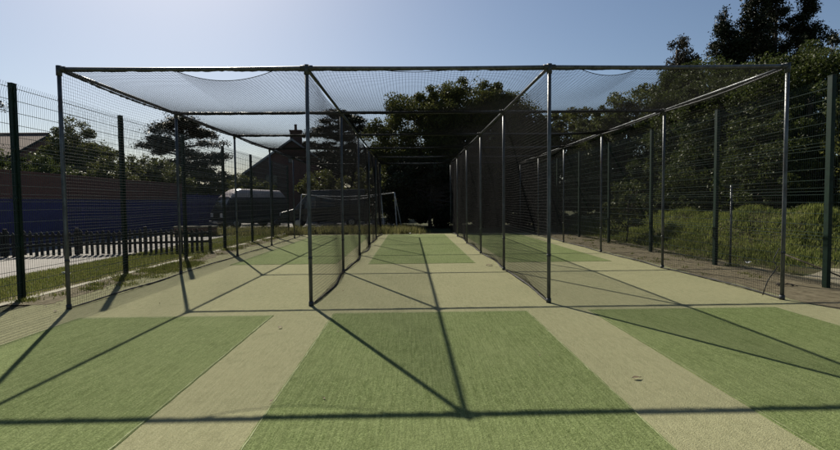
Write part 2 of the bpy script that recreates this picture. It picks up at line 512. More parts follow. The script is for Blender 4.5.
NR = 0.0019
def net_part(name, P, nu, nv, su, sv, rad=NR):
    V, Q = strands(P, nu, nv, su, sv, rad)
    V[:, 1] -= D
    return link(name, npmesh(name, V, Q), M['net'], cage)

L = YS[5] - YS[0]
DRAG = {0: 0.05, 1: 0.13, 2: 0.08, 3: 0.06}
for r, X in enumerate(RX):
    ph = r * 2.1
    def P(u, v, X=X, ph=ph, r=r):
        y = YS[0] + 0.04 + (L - 0.08) * u
        b = np.abs(np.sin(PI * 5 * u))                       # tied at each post
        belly = b * (0.05 * np.sin(9 * u + ph) + 0.045) * np.sin(PI * np.clip(v, 0, 1)) ** 0.8
        wig = 0.012 * np.sin(40 * u + 6 * v + ph) * b
        drag = b * DRAG[r] * (.75 + .35 * np.sin(13 * u + ph)) * np.clip(1 - v * 5, 0, 1) ** 1.5
        z = 0.012 + (H - 0.055) * v - 0.035 * b * np.sin(23 * u + ph) ** 2 * v
        z = z + 0.03 * np.clip(1 - v * 6, 0, 1) * (0.5 + 0.5 * np.sin(31 * u + ph)) * b
        return np.stack([X + belly + wig + drag, y, z], axis=-1)
    net_part('side_net', P, 367, 73, 150, 12)
    # hem dragged on the ground: rope plus folded skirt of loose netting
    pts = []; rad = []
    for k in range(241):
        u = k / 240; b = abs(math.sin(PI * 5 * u))
        pts.append((X + b * DRAG[r] * (.75 + .35 * math.sin(13 * u + ph)) + 0.012 * math.sin(55 * u + ph), YS[0] + 0.04 + (L - .08) * u, 0.016 + 0.018 * b * (0.5 + 0.5 * math.sin(31 * u + ph))))
        rad.append(0.011 + 0.012 * rr.random() * b)
    mb = MB(); mb.tube(pts, rad, 6)
    inC(mb).build('hem_rope', M['hem'], cage, True)
    # folded skirt lying inside the lane
    V = []; Q = []
    nu_, nv_ = 260, 7
    for k in range(nu_ + 1):
        u = k / nu_; b = abs(math.sin(PI * 5 * u)) ** 0.7
        wd = b * (0.08 + 0.07 * (0.5 + 0.5 * math.sin(17 * u + ph)) + 0.02 * math.sin(71 * u)) * (1.0 if r in (1, 2) else 0.5)
        for j in range(nv_ + 1):
            t = j / nv_
            x = X + 0.01 + b * DRAG[r] * (1 - t) + (wd - 0.3 * wd) * t - 0.02 * b
            z = 0.014 + b * (0.02 + 0.10 * (t ** 1.2) * (0.6 + 0.4 * math.sin(29 * u + ph)) + 0.012 * math.sin(9 * t + 60 * u))
            V.append((x, YS[0] + 0.05 + (L - .1) * u, z))
    for k in range(nu_):
        for j in range(nv_):
            a = k * (nv_ + 1) + j
            Q.append((a, a + 1, a + nv_ + 2, a + nv_ + 1))
    if r in (1, 2):
        # loose folded net: denser twine grid over the skirt surface
        arr = np.array(V).reshape(nu_ + 1, nv_ + 1, 3)
        def PS(u, v, arr=arr):
            iu = np.clip((u * nu_).astype(int), 0, nu_); iv = np.clip((v * nv_).astype(int), 0, nv_)
            return arr[iu, iv]
        net_part('net_skirt', PS, 900, 12, 260, 7, 0.0022)

def dip(x):
    d = 0.0
    for (c, w, a) in ((-3.05, 0.75, 0.20), (-0.2, 0.55, 0.05), (2.75, 0.45, 0.13)):
        t = (x - c) / w
        d = d + a * np.clip(1 - t * t, 0, None)
    return d
for r in range(3):
    def P(u, v, r=r):
        x = RX[r] + 0.03 + 3.60 * u
        y = YS[0] + L * v
        bv = np.sin(PI * (5 * v % 1.0)) ** 0.8
        bu = np.sin(PI * u) ** 0.7
        jit = 0.75 + 0.25 * np.sin(7.0 * v + 2 * r)
        z = H - 0.03 - bu * bv * (0.15 + 0.03 * r % 2) * jit - 0.03 * bv * (1 - bu) - 0.012 * np.sin(33 * v + 5 * u) * bv
        near = np.exp(-v * L / 0.9)
        z = z - near * dip(x) * 0.75
        y = y + near * dip(x) * 0.10
        return np.stack([x, y, z], axis=-1)
    net_part('roof_net', P, 73, 367, 30, 130, 0.0022)
    pts = []
    for k in range(120):
        u = k / 119
        q = P(np.array([u]), np.array([0.0]))[0]
        pts.append(tuple(q))
    mb = MB(); mb.tube(pts, 0.006, 6)
    inC(mb).build('edge_rope', M['rope'], cage, True)
# net bunched just under the side rails
for X in (RX[0], RX[3]):
    pts = []; rad = []
    for k in range(301):
        u = k / 300; b = abs(math.sin(PI * 5 * u))
        s = 1 if X < 0 else -1
        pts.append((X + s * (0.03 + 0.02 * b), YS[0] + 0.03 + (L - .06) * u, H - 0.035 - 0.05 * b * (0.8 + 0.2 * math.sin(19 * u))))
        rad.append(0.009 + 0.012 * rr.random() * (0.4 + b))
    mb = MB(); mb.tube(pts, rad, 6)
    inC(mb).build('lacing', M['rope'], cage, True)
def P(u, v):
    b = np.abs(np.sin(PI * 3 * u))
    return np.stack([RX[0] + 10.98 * u, YS[5] + 0.05 + 0.08 * b * np.sin(PI * v), 0.02 + (H - 0.06) * v], axis=-1)
net_part('back_net', P, 220, 73, 60, 10)
# loose tie cord at the front right post
mb = MB(); mb.tube([(5.45, D + .03, .80), (5.40, D + .08, .62), (5.44, D + .05, .5), (5.33, D + .1, .28), (5.27, D + .12, .05)], 0.008, 6)
inC(mb).build('tie_cord', M['rope'], cage, True)

# ------------------------------------------------------------------ weldmesh fences
def panel_mesh(Lp, Hf):
    mb = MB()
    folds = (0.9, 1.7, 2.5, Hf - 0.12)
    zs = [0.03]
    for f in folds: zs += [f - .06, f, f + .06] if f < Hf - .2 else [f - .03]
    zs.append(Hf)
    def off(z):
        for f in folds[:3]:
            if abs(z - f) < 0.01: return 0.035
        return 0.0
    n = int(round(Lp / 0.05))
    for k in range(n + 1):
        y = 0.03 + (Lp - 0.06) * k / n
        pts = [(off(z), y, z) for z in zs]
        pts[-1] = (0.05, y, Hf + 0.015)               # bent top edge
        mb.tube(pts, 0.0026, 4, False)
    z = 0.10
    while z < Hf:
        for dx in (-0.006, 0.006):
            mb.tube([(dx, 0.0, z), (dx, Lp, z)], 0.0036, 5, False)
        z += 0.20
    for f in folds[:3]:
        for dz in (-.06, .06):
            mb.tube([(0, 0, f + dz), (0, Lp, f + dz)], 0.0036, 5, False)
    return mb

def fence(name, X, y0, sp, n, Hf, label, rz=0.0, loc_y=0.0):
    root = thing(name, (X, y0, 0), label, 'fence', None, rz)
    pm = None; po = None
    for i in range(n + 1):
        if i == 0:
            b = MB(); b.box(-.035, .035, -.055, .055, 0, Hf + .02); po = bev(b.build('fence_post', M['fence_green'], root), 0.008)
            c = MB(); c.box(-.039, .039, -.059, .059, Hf + .02, Hf + .032); c.build('cap', M['fence_green'], po)
            k = MB(); k.box(.035, .048, -.030, .030, 0.05, Hf - .02)
            for z in (0.4, 1.1, 1.9, 2.7, 3.3): k.box(.048, .058, -.018, .018, z - .03, z + .03)
            k.build('clamp_bar', M['fence_green'], po)
        else:
            p = po.copy(); COL.objects.link(p); p.parent = root; p.location = (0, i * sp, 0)
            for ch in po.children:
                d = ch.copy(); COL.objects.link(d); d.parent = p
    for i in range(n):
        if i == 0: pm = panel_mesh(sp, Hf).build('mesh_panel', M['wire'], root, loc=(0.03, 0, 0))
        else:
            p = pm.copy(); COL.objects.link(p); p.parent = root; p.location = (0.03, i * sp, 0)
    return root
fence('mesh_fence', -6.80, 8.34 - 3.03 * 3, 3.03, 9, 3.55, 'dark green wire mesh fence along the grass and path on the left')
f2 = fence('mesh_fence', 6.99, 8.49 - 3.18 * 3, 3.18, 9, 3.66, 'dark green wire mesh fence before the grassy bank on the right')

# ------------------------------------------------------------------ foliage
def leaf_quads(C, size, flat=None, asp=0.55, rng=RNG):
    n = len(C)
    nrm = rng.normal(size=(n, 3))
    if flat is not None: nrm[:, 2] = np.abs(nrm[:, 2]) + flat
    nrm /= np.linalg.norm(nrm, axis=1, keepdims=True)
    a = np.cross(nrm, rng.normal(size=(n, 3))); a /= np.linalg.norm(a, axis=1, keepdims=True) + 1e-9
    b = np.cross(nrm, a)
    s = (size * rng.uniform(0.6, 1.25, size=n))[:, None]
    w = s * asp
    V = np.stack([C - a * s * .5, C + b * w * .5 + a * s * .05, C + a * s * .5, C - b * w * .5 + a * s * .05], axis=1).reshape(-1, 3)
    Q = np.arange(4 * n).reshape(n, 4)
    return V, Q

def limb(mb, p0, p1, r0, r1, bend, rnd, seg=6):
    p0 = Vector(p0); p1 = Vector(p1)
    o = Vector((rnd.uniform(-1, 1), rnd.uniform(-1, 1), rnd.uniform(0, .6))) * bend * (p1 - p0).length
    pts = []; rs = []
    for i in range(seg + 1):
        t = i / seg
        pts.append(p0.lerp(p1, t) + o * math.sin(PI * t)); rs.append(r0 + (r1 - r0) * t)
    mb.tube(pts, rs, 7)

def in_ellipsoid(n, rx, ry, rz, shell, rng):
    d = rng.normal(size=(n, 3)); d /= np.linalg.norm(d, axis=1, keepdims=True)
    r = rng.uniform(shell, 1.0, size=n) ** 0.6
    return d * r[:, None] * np.array([rx, ry, rz])

def tree(name, x, y, label, cat='tree', group=None, h=8.0, crown=((0, 0, 5, 4, 4, 4),), leaves=20000, size=0.16, mat='leaf_broad',
         clumps=160, clump_r=0.6, trunk_r=0.22, seed=1, shell=0.35, flat=None, squash=0.75, asp=0.55, z=0.0):
    rng = np.random.default_rng(seed); rnd = random.Random(seed)
    root = thing(name, (x, y, z), label, cat, group)
    vols = np.array([c[3] * c[4] * c[5] for c in crown]); vols = vols / vols.sum()
    CC = []; mb = MB()
    cz = max(c[2] for c in crown)
    top = (rnd.uniform(-.3, .3), rnd.uniform(-.3, .3), cz)
    limb(mb, (0, 0, -0.1), top, trunk_r, trunk_r * 0.35, 0.03, rnd, 8)
    for c, vf in zip(crown, vols):
        n = max(6, int(clumps * vf))
        pc = in_ellipsoid(n, c[3], c[4], c[5], shell, rng) + np.array(c[:3])
        pc[:, 2] = np.maximum(pc[:, 2], 0.25)
        CC.append(pc)
        for k in range(min(14, n)):
            e = pc[rng.integers(n)]
            t = rnd.uniform(0.25, 0.9)
            s = Vector(top) * t
            limb(mb, s, e, trunk_r * 0.4 * (1.1 - t), 0.015, 0.10, rnd, 5)
    CC = np.concatenate(CC)
    w = rng.uniform(0.35, 1.6, size=len(CC)); w /= w.sum()
    idx = rng.choice(len(CC), size=leaves, p=w)
    cr_ = clump_r * rng.uniform(0.55, 1.3, size=len(CC))
    g = rng.normal(size=(leaves, 3)); g /= np.linalg.norm(g, axis=1, keepdims=True)
    g *= (rng.uniform(0, 1, size=leaves) ** 0.45)[:, None]
    P = CC[idx] + g * cr_[idx][:, None] * np.array([1, 1, squash])
    P[:, 2] = np.maximum(P[:, 2], 0.05)
    mb.build('trunk', M['bark'], root, True)
    V, Q = leaf_quads(P, size, flat, asp, rng)
    link('crown', npmesh('crown', V, Q), M[mat], root)
    return root

# big bush tree behind the cage
BG = 'trees and bushes around the practice nets'
tree('broadleaf_tree', 2.9, 33.5, 'big round dark green tree rising behind the middle lane', group=BG,
     crown=((-2.7, 0, 5.8, 3.3, 2.8, 3.0), (-1.3, 0, 7.5, 1.9, 2.0, 1.7), (-3.6, 0, 3.4, 2.2, 2.0, 2.6), (1.1, 0, 7.9, 2.5, 2.2, 2.0), (3.2, .4, 5.9, 2.9, 2.8, 2.9), (-.4, .2, 7.2, 2.4, 2.2, 2.0), (2.6, .1, 7.3, 1.9, 1.9, 1.6), (5.0, .3, 6.0, 1.8, 1.8, 1.6), (0.4, 0, 3.2, 4.4, 2.8, 3.0), (4.9, .5, 4.6, 2.2, 2.4, 2.8)),
     leaves=210000, size=0.165, mat='leaf_broad', clumps=1150, clump_r=0.62, trunk_r=0.3, seed=21, shell=0.35)
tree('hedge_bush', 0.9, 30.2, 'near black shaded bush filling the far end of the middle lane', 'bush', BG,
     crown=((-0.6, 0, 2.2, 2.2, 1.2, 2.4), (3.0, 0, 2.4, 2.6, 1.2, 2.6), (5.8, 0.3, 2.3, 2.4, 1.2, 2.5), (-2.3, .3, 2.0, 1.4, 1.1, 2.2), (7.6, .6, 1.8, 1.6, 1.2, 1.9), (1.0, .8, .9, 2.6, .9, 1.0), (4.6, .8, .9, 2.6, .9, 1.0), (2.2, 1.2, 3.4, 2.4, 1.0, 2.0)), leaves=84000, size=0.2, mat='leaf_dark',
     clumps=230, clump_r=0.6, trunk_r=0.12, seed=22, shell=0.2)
tree('hedge_bush', 9.0, 32.0, 'mid height leafy bush seen low through the right lane netting', 'bush', BG,
     crown=((0, 0, 3.4, 3.0, 2.2, 3.3), (2.6, -.4, 3.2, 2.6, 2.0, 3.2), (1.2, 0, 5.7, 2.6, 1.6, 1.7)), leaves=62000, size=0.19, mat='leaf_broad', clumps=320, clump_r=0.55, trunk_r=0.15, seed=23, shell=0.4)
tree('spring_tree', 12.6, 29.0, 'pale fresh leaved tree left of the reddish conifer', 'tree', BG,
     crown=((0, 0, 3.8, 2.9, 2.3, 3.4), (0.3, 0, 6.4, 2.2, 1.8, 1.9), (-1.4, 0, 2.6, 2.4, 1.9, 2.6), (-1.3, 0, 5.4, 1.9, 1.6, 1.7)), leaves=62000, size=0.16, mat='leaf_spring', clumps=420, clump_r=0.42, trunk_r=0.14, seed=24, shell=0.35)
tree('hedge_tree', 13.6, 24.6, 'mid green hedge tree behind the far end of the grassy bank', 'tree', BG,
     crown=((0, 0, 3.6, 2.8, 2.9, 3.4), (0.2, -.4, 6.4, 2.3, 2.3, 1.9), (-1.2, 0.4, 2.0, 2.0, 2.6, 1.9)), leaves=96000, size=0.115, mat='leaf_hedge', clumps=420, clump_r=0.46, trunk_r=0.16, seed=25, shell=0.4)
tree('hedge_tree', 13.5, 20.6, 'full green hedge tree behind the middle of the grassy bank', 'tree', BG,
     crown=((0, 0, 3.6, 2.6, 2.8, 3.2), (0, 0, 5.6, 2.1, 2.4, 1.9), (-1.2, -0.4, 2.0, 1.9, 2.6, 1.9)), leaves=96000, size=0.105, mat='leaf_hedge', clumps=430, clump_r=0.43, trunk_r=0.16, seed=26, shell=0.4)
tree('hedge_tree', 13.5, 17.0, 'tall green hedge tree behind the near end of the grassy bank', 'tree', BG,
     crown=((0, 0, 3.4, 2.5, 2.8, 3.2), (0, 0, 5.1, 2.1, 2.4, 1.7), (-1.0, 0.2, 1.9, 1.8, 2.6, 1.9)), leaves=96000, size=0.10, mat='leaf_hedge', clumps=430, clump_r=0.41, trunk_r=0.15, seed=27, shell=0.4)
tree('hedge_bush', 13.9, 13.0, 'dark bush over the gravel track at the right edge', 'bush', BG,
     crown=((0, 0, 3.0, 2.1, 2.6, 2.6), (0.4, 0, 4.6, 1.7, 2.2, 1.4)), leaves=46000, size=0.11, mat='leaf_broad', clumps=300, clump_r=0.38, trunk_r=0.13, seed=28, shell=0.4)
tree('sapling', 7.9, 18.6, 'pale airy sapling just behind the right mesh fence', 'sapling', None,
     crown=((0, 0, 1.5, .75, .7, 1.1), (.6, .2, 1.1, .6, .6, .8), (-.5, .2, .9, .6, .6, .7)), leaves=4200, size=0.11, mat='leaf_spring', clumps=70, clump_r=0.2, trunk_r=0.03, seed=29, shell=0.3)
tree('young_tree', 23.3, 27.5, 'thin wispy young tree standing at the right edge against the sky', 'tree', None,
     crown=((0, 0, 9.0, .55, .55, 1.6), (.2, 0, 7.0, .8, .8, 1.6)), leaves=3200, size=0.2, mat='leaf_dark', clumps=46, clump_r=0.35, trunk_r=0.09, seed=30, shell=0.2)

def conifer(name, x, y, h, rad, label, leaves, size, seed, mat='leaf_conifer', base=0.12, lobes=1, group=None, tops=None, pw=.42, gap=.22):
    rng = np.random.default_rng(seed); rnd = random.Random(seed)
    root = thing(name, (x, y, 0), label, 'tree', group)
    mb = MB(); CC = []; R = []
    for (ox, oy, hh, rr_) in (tops or [(0, 0, h, rad)]):
        limb(mb, (ox * .3, oy * .3, -.1), (ox, oy, hh), 0.28, 0.03, 0.012, rnd, 10)
        z = hh * base
        while z < hh * 0.99:
            t = (z / hh - base) / (1 - base)
            prof = (1 - t) ** pw * (0.75 + 0.25 * math.sin(z * 1.7 + seed)) * min(1, .35 + t * 3.2)
            nb = max(3, int(9 * prof + 2))
            for k in range(nb):
                a = rnd.uniform(0, 2 * PI); ln = rr_ * prof * rnd.choice((.5, .75, .9, 1.0, 1.3)) * rnd.uniform(0.8, 1.15)
                if rnd.random() < gap: continue
                e = Vector((ox + math.cos(a) * ln, oy + math.sin(a) * ln, z + ln * rnd.uniform(-.05, .35)))
                s = Vector((ox * (.3 + .7 * z / hh), oy * (.3 + .7 * z / hh), z))
                limb(mb, s, e, 0.05, 0.012, 0.06, rnd, 3)
                for q in np.linspace(0.45, 1.05, 4):
                    CC.append(s.lerp(e, q)); R.append(0.20 + 0.42 * (1 - q) + 0.16 * rnd.random())
            z += 0.50 + 0.25 * rnd.random()
        CC.append(Vector((ox, oy, hh))); R.append(.28)
    CC = np.array([tuple(c) for c in CC]); R = np.array(R)
    idx = rng.integers(len(CC), size=leaves)
    g = rng.normal(size=(leaves, 3)) * 0.55
    P = CC[idx] + g * R[idx][:, None] * np.array([1, 1, 1.1])
    V, Q = leaf_quads(P, size, None, 0.5, rng)
    mb.build('trunk', M['bark'], root, True)
    link('crown', npmesh('crown', V, Q), M[mat], root)
    return root
tree('conifer', 20.3, 37.5, 'lone reddish brown conifer rising behind the pale tree and hedge', 'tree', 'tall conifers above the hedge',
     crown=((0, 0, 12.9, .85, .85, 1.6), (.1, 0, 11.2, 1.45, 1.3, 1.8), (-.2, 0, 9.6, 1.75, 1.6, 2.2), (.6, .1, 10.2, 1.5, 1.3, 1.5), (-.7, 0, 7.6, 2.0, 1.8, 2.4), (.3, 0, 4.5, 2.2, 2.0, 3.2)),
     leaves=75000, size=.17, mat='leaf_conifer', clumps=520, clump_r=.52, trunk_r=.28, seed=43, shell=.15, squash=1.15, asp=.5)
conifer('conifer', 26.1, 36.5, 18, 4.2, 'tallest black conifer group with several crowns against the sky', 150000, 0.18, 42, mat='leaf_dark', base=0.22, group='tall conifers above the hedge',
        tops=[(-1.1, 0, 17.9, 2.5), (-2.9, .5, 15.6, 1.7), (2.6, -.3, 17.2, 2.4), (.9, 0.6, 19.4, 2.7), (-2.2, -.4, 13.0, 2.4)])

def layered(name, x, y, label, layers, leaves, size, seed, trunk_h, mat='leaf_dark', group=None, trunk_r=.3):
    """cedar like tree: flat plates of foliage carried on level limbs"""
    rng = np.random.default_rng(seed); rnd = random.Random(seed)
    root = thing(name, (x, y, 0), label, 'tree', group)
    mb = MB(); limb(mb, (0, 0, -.1), (rnd.uniform(-.3, .3), 0, trunk_h), trunk_r, .06, .02, rnd, 8)
    CC = []; R = []
    for (ox, oy, oz, rx, n) in layers:
        s = (0, 0, max(1.5, oz - 0.5))
        limb(mb, s, (ox, oy, oz), .10, .02, .05, rnd, 5)
        for k in range(n):
            a = rnd.uniform(0, 2 * PI); q = math.sqrt(rnd.random()) * rx
            e = (ox + math.cos(a) * q, oy + math.sin(a) * q * .7, oz + rnd.uniform(-.12, .22) - 0.05 * q)
            limb(mb, (ox * .6, oy * .6, oz - .1), e, .03, .01, .08, rnd, 3)
            CC.append(e); R.append(rnd.uniform(.28, .55))
    CC = np.array(CC); R = np.array(R)
    idx = rng.integers(len(CC), size=leaves)
    g = rng.normal(size=(leaves, 3)) * 0.6
    P = CC[idx] + g * R[idx][:, None] * np.array([1.1, 1.1, .5])
    V, Q = leaf_quads(P, size, .6, .5, rng)
    mb.build('trunk', M['bark'], root, True)
    link('crown', npmesh('crown', V, Q), M[mat], root)
    return root
rq = random.Random(3)
lay = []
for z, w in ((3.8, 2.2), (4.4, 2.7), (5.0, 2.9), (5.6, 3.0), (6.2, 2.9), (6.8, 2.6), (7.4, 2.3), (8.0, 1.7), (8.4, 1.0)):
    for k in range(4):
        lay.append((rq.uniform(-w, w), rq.uniform(-w, w) * .7, z + rq.uniform(-.2, .2), rq.uniform(.7, 1.15), 9))
layered('cedar_tree', -19.4, 42, 'dark spreading cedar with layered crown above the navy wall', lay, 52000, .17, 51, 8.4)
lay = []
for z, w in ((3.6, 4.6), (4.6, 5.0), (5.6, 5.0), (6.2, 4.8), (6.8, 4.4), (7.9, 4.4), (8.9, 3.6), (9.8, 2.8), (10.6, 1.8), (11.2, .9)):
    for k in range(5):
        lay.append((rq.uniform(-w, w), rq.uniform(-w, w) * .6, z + rq.uniform(-.25, .25), rq.uniform(.8, 1.4), 9))
layered('cedar_tree', -7.7, 55, 'black flat topped cedar behind the gabled house', lay, 60000, .22, 52, 11.3)
lay = [(3.6, -.4, 6.5, .8, 7), (2.6, 0, 5.6, .9, 8), (3.4, .2, 5.0, .9, 8), (-1, 0, 6.6, 1.6, 9), (-2, 0, 5.6, 1.8, 9), (4.6, -.4, 6.9, .35, 4), (0.8, 0, 5.2, 1.5, 9)]
layered('pine_tree', -27.0, 27.5, 'dark pine reaching a bare branch over the tiled roof', lay, 5200, .16, 53, 7.2)

tree('broadleaf_tree', -21.6, 32, 'bushy dark broadleaf tree behind the wall left of the cedar', 'tree', BG,
     crown=((0, 0, 4.0, 2.3, 2.0, 2.2), (.2, 0, 5.6, 1.4, 1.4, 1.35), (1.4, 0, 3.8, 1.7, 1.6, 1.8), (-1.6, 0, 3.4, 1.5, 1.4, 1.6)), leaves=42000, size=.14, mat='leaf_broad', clumps=300, clump_r=.42, trunk_r=.18, seed=54, shell=.25)
for k, (x, y, hh, w_, lab) in enumerate(((-21.6, 25.5, 4.6, 1.5, 'yellow green shrub above the brick wall below the tiled roof'),
                                     (-18.6, 24.8, 4.3, 1.5, 'green shrub above the brick wall behind the front left post'),
                                     (-17.6, 28.6, 4.7, 1.5, 'low dark shrub above the wall under the bushy broadleaf tree'),
                                     (-17.0, 31.6, 5.1, 1.4, 'bright edged shrub above the wall between broadleaf tree and cedar'),
                                     (-17.2, 34.5, 4.6, 1.6, 'loose shrub above the wall under the cedar'),
                                     (-17.4, 40.0, 5.0, 1.4, 'narrow shrub above the wall right of the cedar trunk'),
                                     (-15.2, 45.5, 4.7, 1.5, 'rounded shrub above the navy fence beside the pale roofed van'))):
    tree('shrub', x, y, lab, 'shrub', 'shrubs behind the wall', crown=((0, 0, hh * .55, w_, 1.3, hh * .43), (.8, .2, hh * .5, w_ * .9, 1.2, hh * .4), (-.9, .1, hh * .5, w_ * .8, 1.2, hh * .38)),
         leaves=17000, size=.14, mat='leaf_hedge' if k < 2 else 'leaf_broad', clumps=170, clump_r=.36, trunk_r=.06, seed=60 + k, shell=.3)
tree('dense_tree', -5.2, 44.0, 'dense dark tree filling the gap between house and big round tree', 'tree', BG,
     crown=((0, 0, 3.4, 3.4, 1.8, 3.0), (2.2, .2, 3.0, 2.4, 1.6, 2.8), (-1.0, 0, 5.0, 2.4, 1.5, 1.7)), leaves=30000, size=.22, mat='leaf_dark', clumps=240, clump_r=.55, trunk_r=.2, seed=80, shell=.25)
for k, (x, y, hh, lab) in enumerate(((-12.6, 39.0, 3.9, 'leafy bush against the house gable behind the pale roofed van'),
                                     (-7.3, 38.0, 4.6, 'tall bush before the house roof behind the dark van'),
                                     (-3.6, 37.0, 4.4, 'bush between the dark van and the big round tree'))):
    tree('garden_bush', x, y, lab, 'bush', 'bushes behind the vans', crown=((0, 0, hh * .55, 1.6, 1.2, hh * .42), (.8, .2, hh * .45, 1.5, 1.2, hh * .36)),
         leaves=9000, size=.17, mat='leaf_broad', clumps=90, clump_r=.4, trunk_r=.08, seed=70 + k, shell=.4)

# far treeline closing the horizon
def far_mass():
    rng = np.random.default_rng(91)
    n = 60000
    a = rng.uniform(-150, 150, n)
    hgt = 4.5 + 1.6 * np.sin(a * .11) + 1.2 * np.sin(a * .37 + 1) + .8 * np.sin(a * .9)
    P = np.stack([a, 86 + rng.uniform(-3, 6, n), rng.uniform(0, 1, n) ** .8 * hgt], axis=1)
    V, Q = leaf_quads(P, 1.0, None, .7, rng)
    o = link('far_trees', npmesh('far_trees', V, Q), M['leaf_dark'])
    tag(o, None, None, None, 'stuff')
far_mass()

# ------------------------------------------------------------------ bank and grasses
def bank_h(x, y):
    def sm(a, b, t):
        t = np.clip((t - a) / (b - a), 0, 1); return t * t * (3 - 2 * t)
    h = 1.02 * sm(7.9, 10.3, x) * (1 - 0.45 * sm(11.5, 15, x)) * sm(10.8, 14.6, y + 0.25 * (x - 9)) * (1 - .3 * sm(17, 24, y)) * (1 - sm(30, 36, y))
    h = h * (1 + .17 * np.sin(1.1 * y + x) + .10 * np.sin(3.1 * y - 2 * x)) + .05 * np.sin(5 * x + 2 * y) * sm(8, 9, x) * sm(11, 13, y)
    return h
nx, ny = 50, 110
gx = np.linspace(7.5, 17.5, nx); gy = np.linspace(10.2, 36, ny)
XX, YY = np.meshgrid(gx, gy, indexing='ij')
ZZ = bank_h(XX, YY) - 0.010
V = np.stack([XX, YY, ZZ], axis=-1).reshape(-1, 3)
ii, jj = np.meshgrid(np.arange(nx - 1), np.arange(ny - 1), indexing='ij')
i0 = ii * ny + jj
Q = np.stack([i0, i0 + ny, i0 + ny + 1, i0 + 1], axis=-1).reshape(-1, 4)
o = link('earth_bank', npmesh('earth_bank', V, Q), M['soil'], None, True); o['kind'] = 'structure'

def grass(name, XY, Z, hmin, hmax, width, mat, seed, lean=.45):
    rng = np.random.default_rng(seed); n = len(XY)
    h = rng.uniform(hmin, hmax, n); a = rng.uniform(0, 2 * PI, n); b = rng.uniform(0, 2 * PI, n)
    base = np.stack([XY[:, 0], XY[:, 1], Z], axis=1)
    w = np.stack([np.cos(a), np.sin(a), 0 * a], axis=1) * (width * rng.uniform(.6, 1.3, n))[:, None]
    ln = np.stack([np.cos(b), np.sin(b), 0 * b], axis=1) * (h * rng.uniform(0, lean, n))[:, None]
    mid = base + ln * .35 + np.stack([0 * h, 0 * h, h * .6], axis=1)
    tip = base + ln + np.stack([0 * h, 0 * h, h], axis=1)
    V = np.stack([base - w, base + w, mid + w * .7, mid - w * .7, tip], axis=1).reshape(-1, 3)
    k = np.arange(n)[:, None] * 5
    T = np.concatenate([k + np.array([0, 1, 2]), k + np.array([0, 2, 3]), k + np.array([3, 2, 4])], axis=0)
    o = link(name, npmesh(name, V, T, 3), M[mat])
    o['kind'] = 'stuff'
    return o
def clumped(n, x0, x1, y0, y1, rng, nc, cr_):
    c = np.stack([rng.uniform(x0, x1, nc), rng.uniform(y0, y1, nc)], axis=1)
    i = rng.integers(nc, size=n)
    return c[i] + rng.normal(size=(n, 2)) * cr_
rg = np.random.default_rng(5)
n = 70000
XY = np.concatenate([np.stack([rg.uniform(-9.2, -6.95, n), 6 + 23 * rg.uniform(0, 1, n) ** 1.3], axis=1), clumped(9000, -9.0, -6.9, 7, 24, rg, 260, .12)])
XY = XY[XY[:, 0] < -6.93]
grass('lawn_grass', XY, np.full(len(XY), -.01), .02, .06, .006, 'grass', 101)
# bank
XY = np.concatenate([clumped(60000, 7.9, 14, 11.2, 26, rg, 520, .20), np.stack([rg.uniform(7.8, 14, 26000), rg.uniform(11, 27, 26000)], axis=1)])
XY = XY[(XY[:, 0] > 7.75) & (XY[:, 1] > 10.6)]
hz = bank_h(XY[:, 0], XY[:, 1])
keep = (hz > .03) | (rg.uniform(0, 1, len(XY)) < .35)
XY = XY[keep]; hz = hz[keep]
grass('bank_grass', XY, hz - .02, .05, .20, .010, 'bank', 102, .9)
# long grass behind the nets
XY = np.concatenate([clumped(13000, -6.4, 0.2, 24.5, 28.3, rg, 190, .17), clumped(5000, -12, -6.9, 24, 29, rg, 120, .2)])
grass('long_grass', XY, np.zeros(len(XY)), .08, .40, .012, 'grass_long', 103, .7)
# tufts along both fence lines
XY = np.concatenate([clumped(6000, -7.0, -6.15, 7.9, 24, rg, 80, .09), clumped(5000, -6.6, -5.8, 9.6, 13.5, rg, 34, .12), clumped(2600, 7.0, 7.9, 9.5, 24, rg, 70, .08), clumped(700, 5.75, 6.9, 9, 24, rg, 40, .05)])
grass('verge_grass', XY, np.full(len(XY), .004), .02, .075, .006, 'grass', 104, .9)

# ------------------------------------------------------------------ litter, leaves, sticks
def curl_leaf(x, y, s, rz, label):
    V = []; Q = []
    for i in range(7):
        t = i / 6; w = math.sin(PI * min(1, t * .92 + .04)) * s * .28
        for j in (-1, 0, 1):
            V.append(((t - .5) * s, j * w, .014 + s * (.07 * math.sin(PI * t) + .06 * abs(j))))
    for i in range(6):
        for j in range(2):
            a = i * 3 + j; Q.append((a, a + 1, a + 4, a + 3))
    mb = MB(); mb.add(V, Q)
    mb.tube([(s * .5, 0, .018), (s * .72, .01, .017)], .0025, 5)
    o = mb.build('fallen_leaf', M['dead_leaf'], None, True, (x, y, 0)); o.rotation_euler = (0, 0, rz)
    tag(o, label, 'leaf', 'fallen leaves on the turf')
curl_leaf(1.67, 4.24, .075, 0.1, 'brown curled leaf on faded turf right of the middle foreground mat')
curl_leaf(-1.95, 6.2, .07, 1.2, 'dark crumpled leaf on faded turf between the left and middle foreground mats')
curl_leaf(1.62, 12.0, .18, .4, 'dry leaf beside the near edge of the far middle mat')
curl_leaf(-5.55, 7.35, .08, 2.0, 'dark leaf on faded turf by the front left cage post')
curl_leaf(-1.0, 3.9, .03, 2.0, 'tiny dark leaf scrap at the left edge of the middle foreground mat')
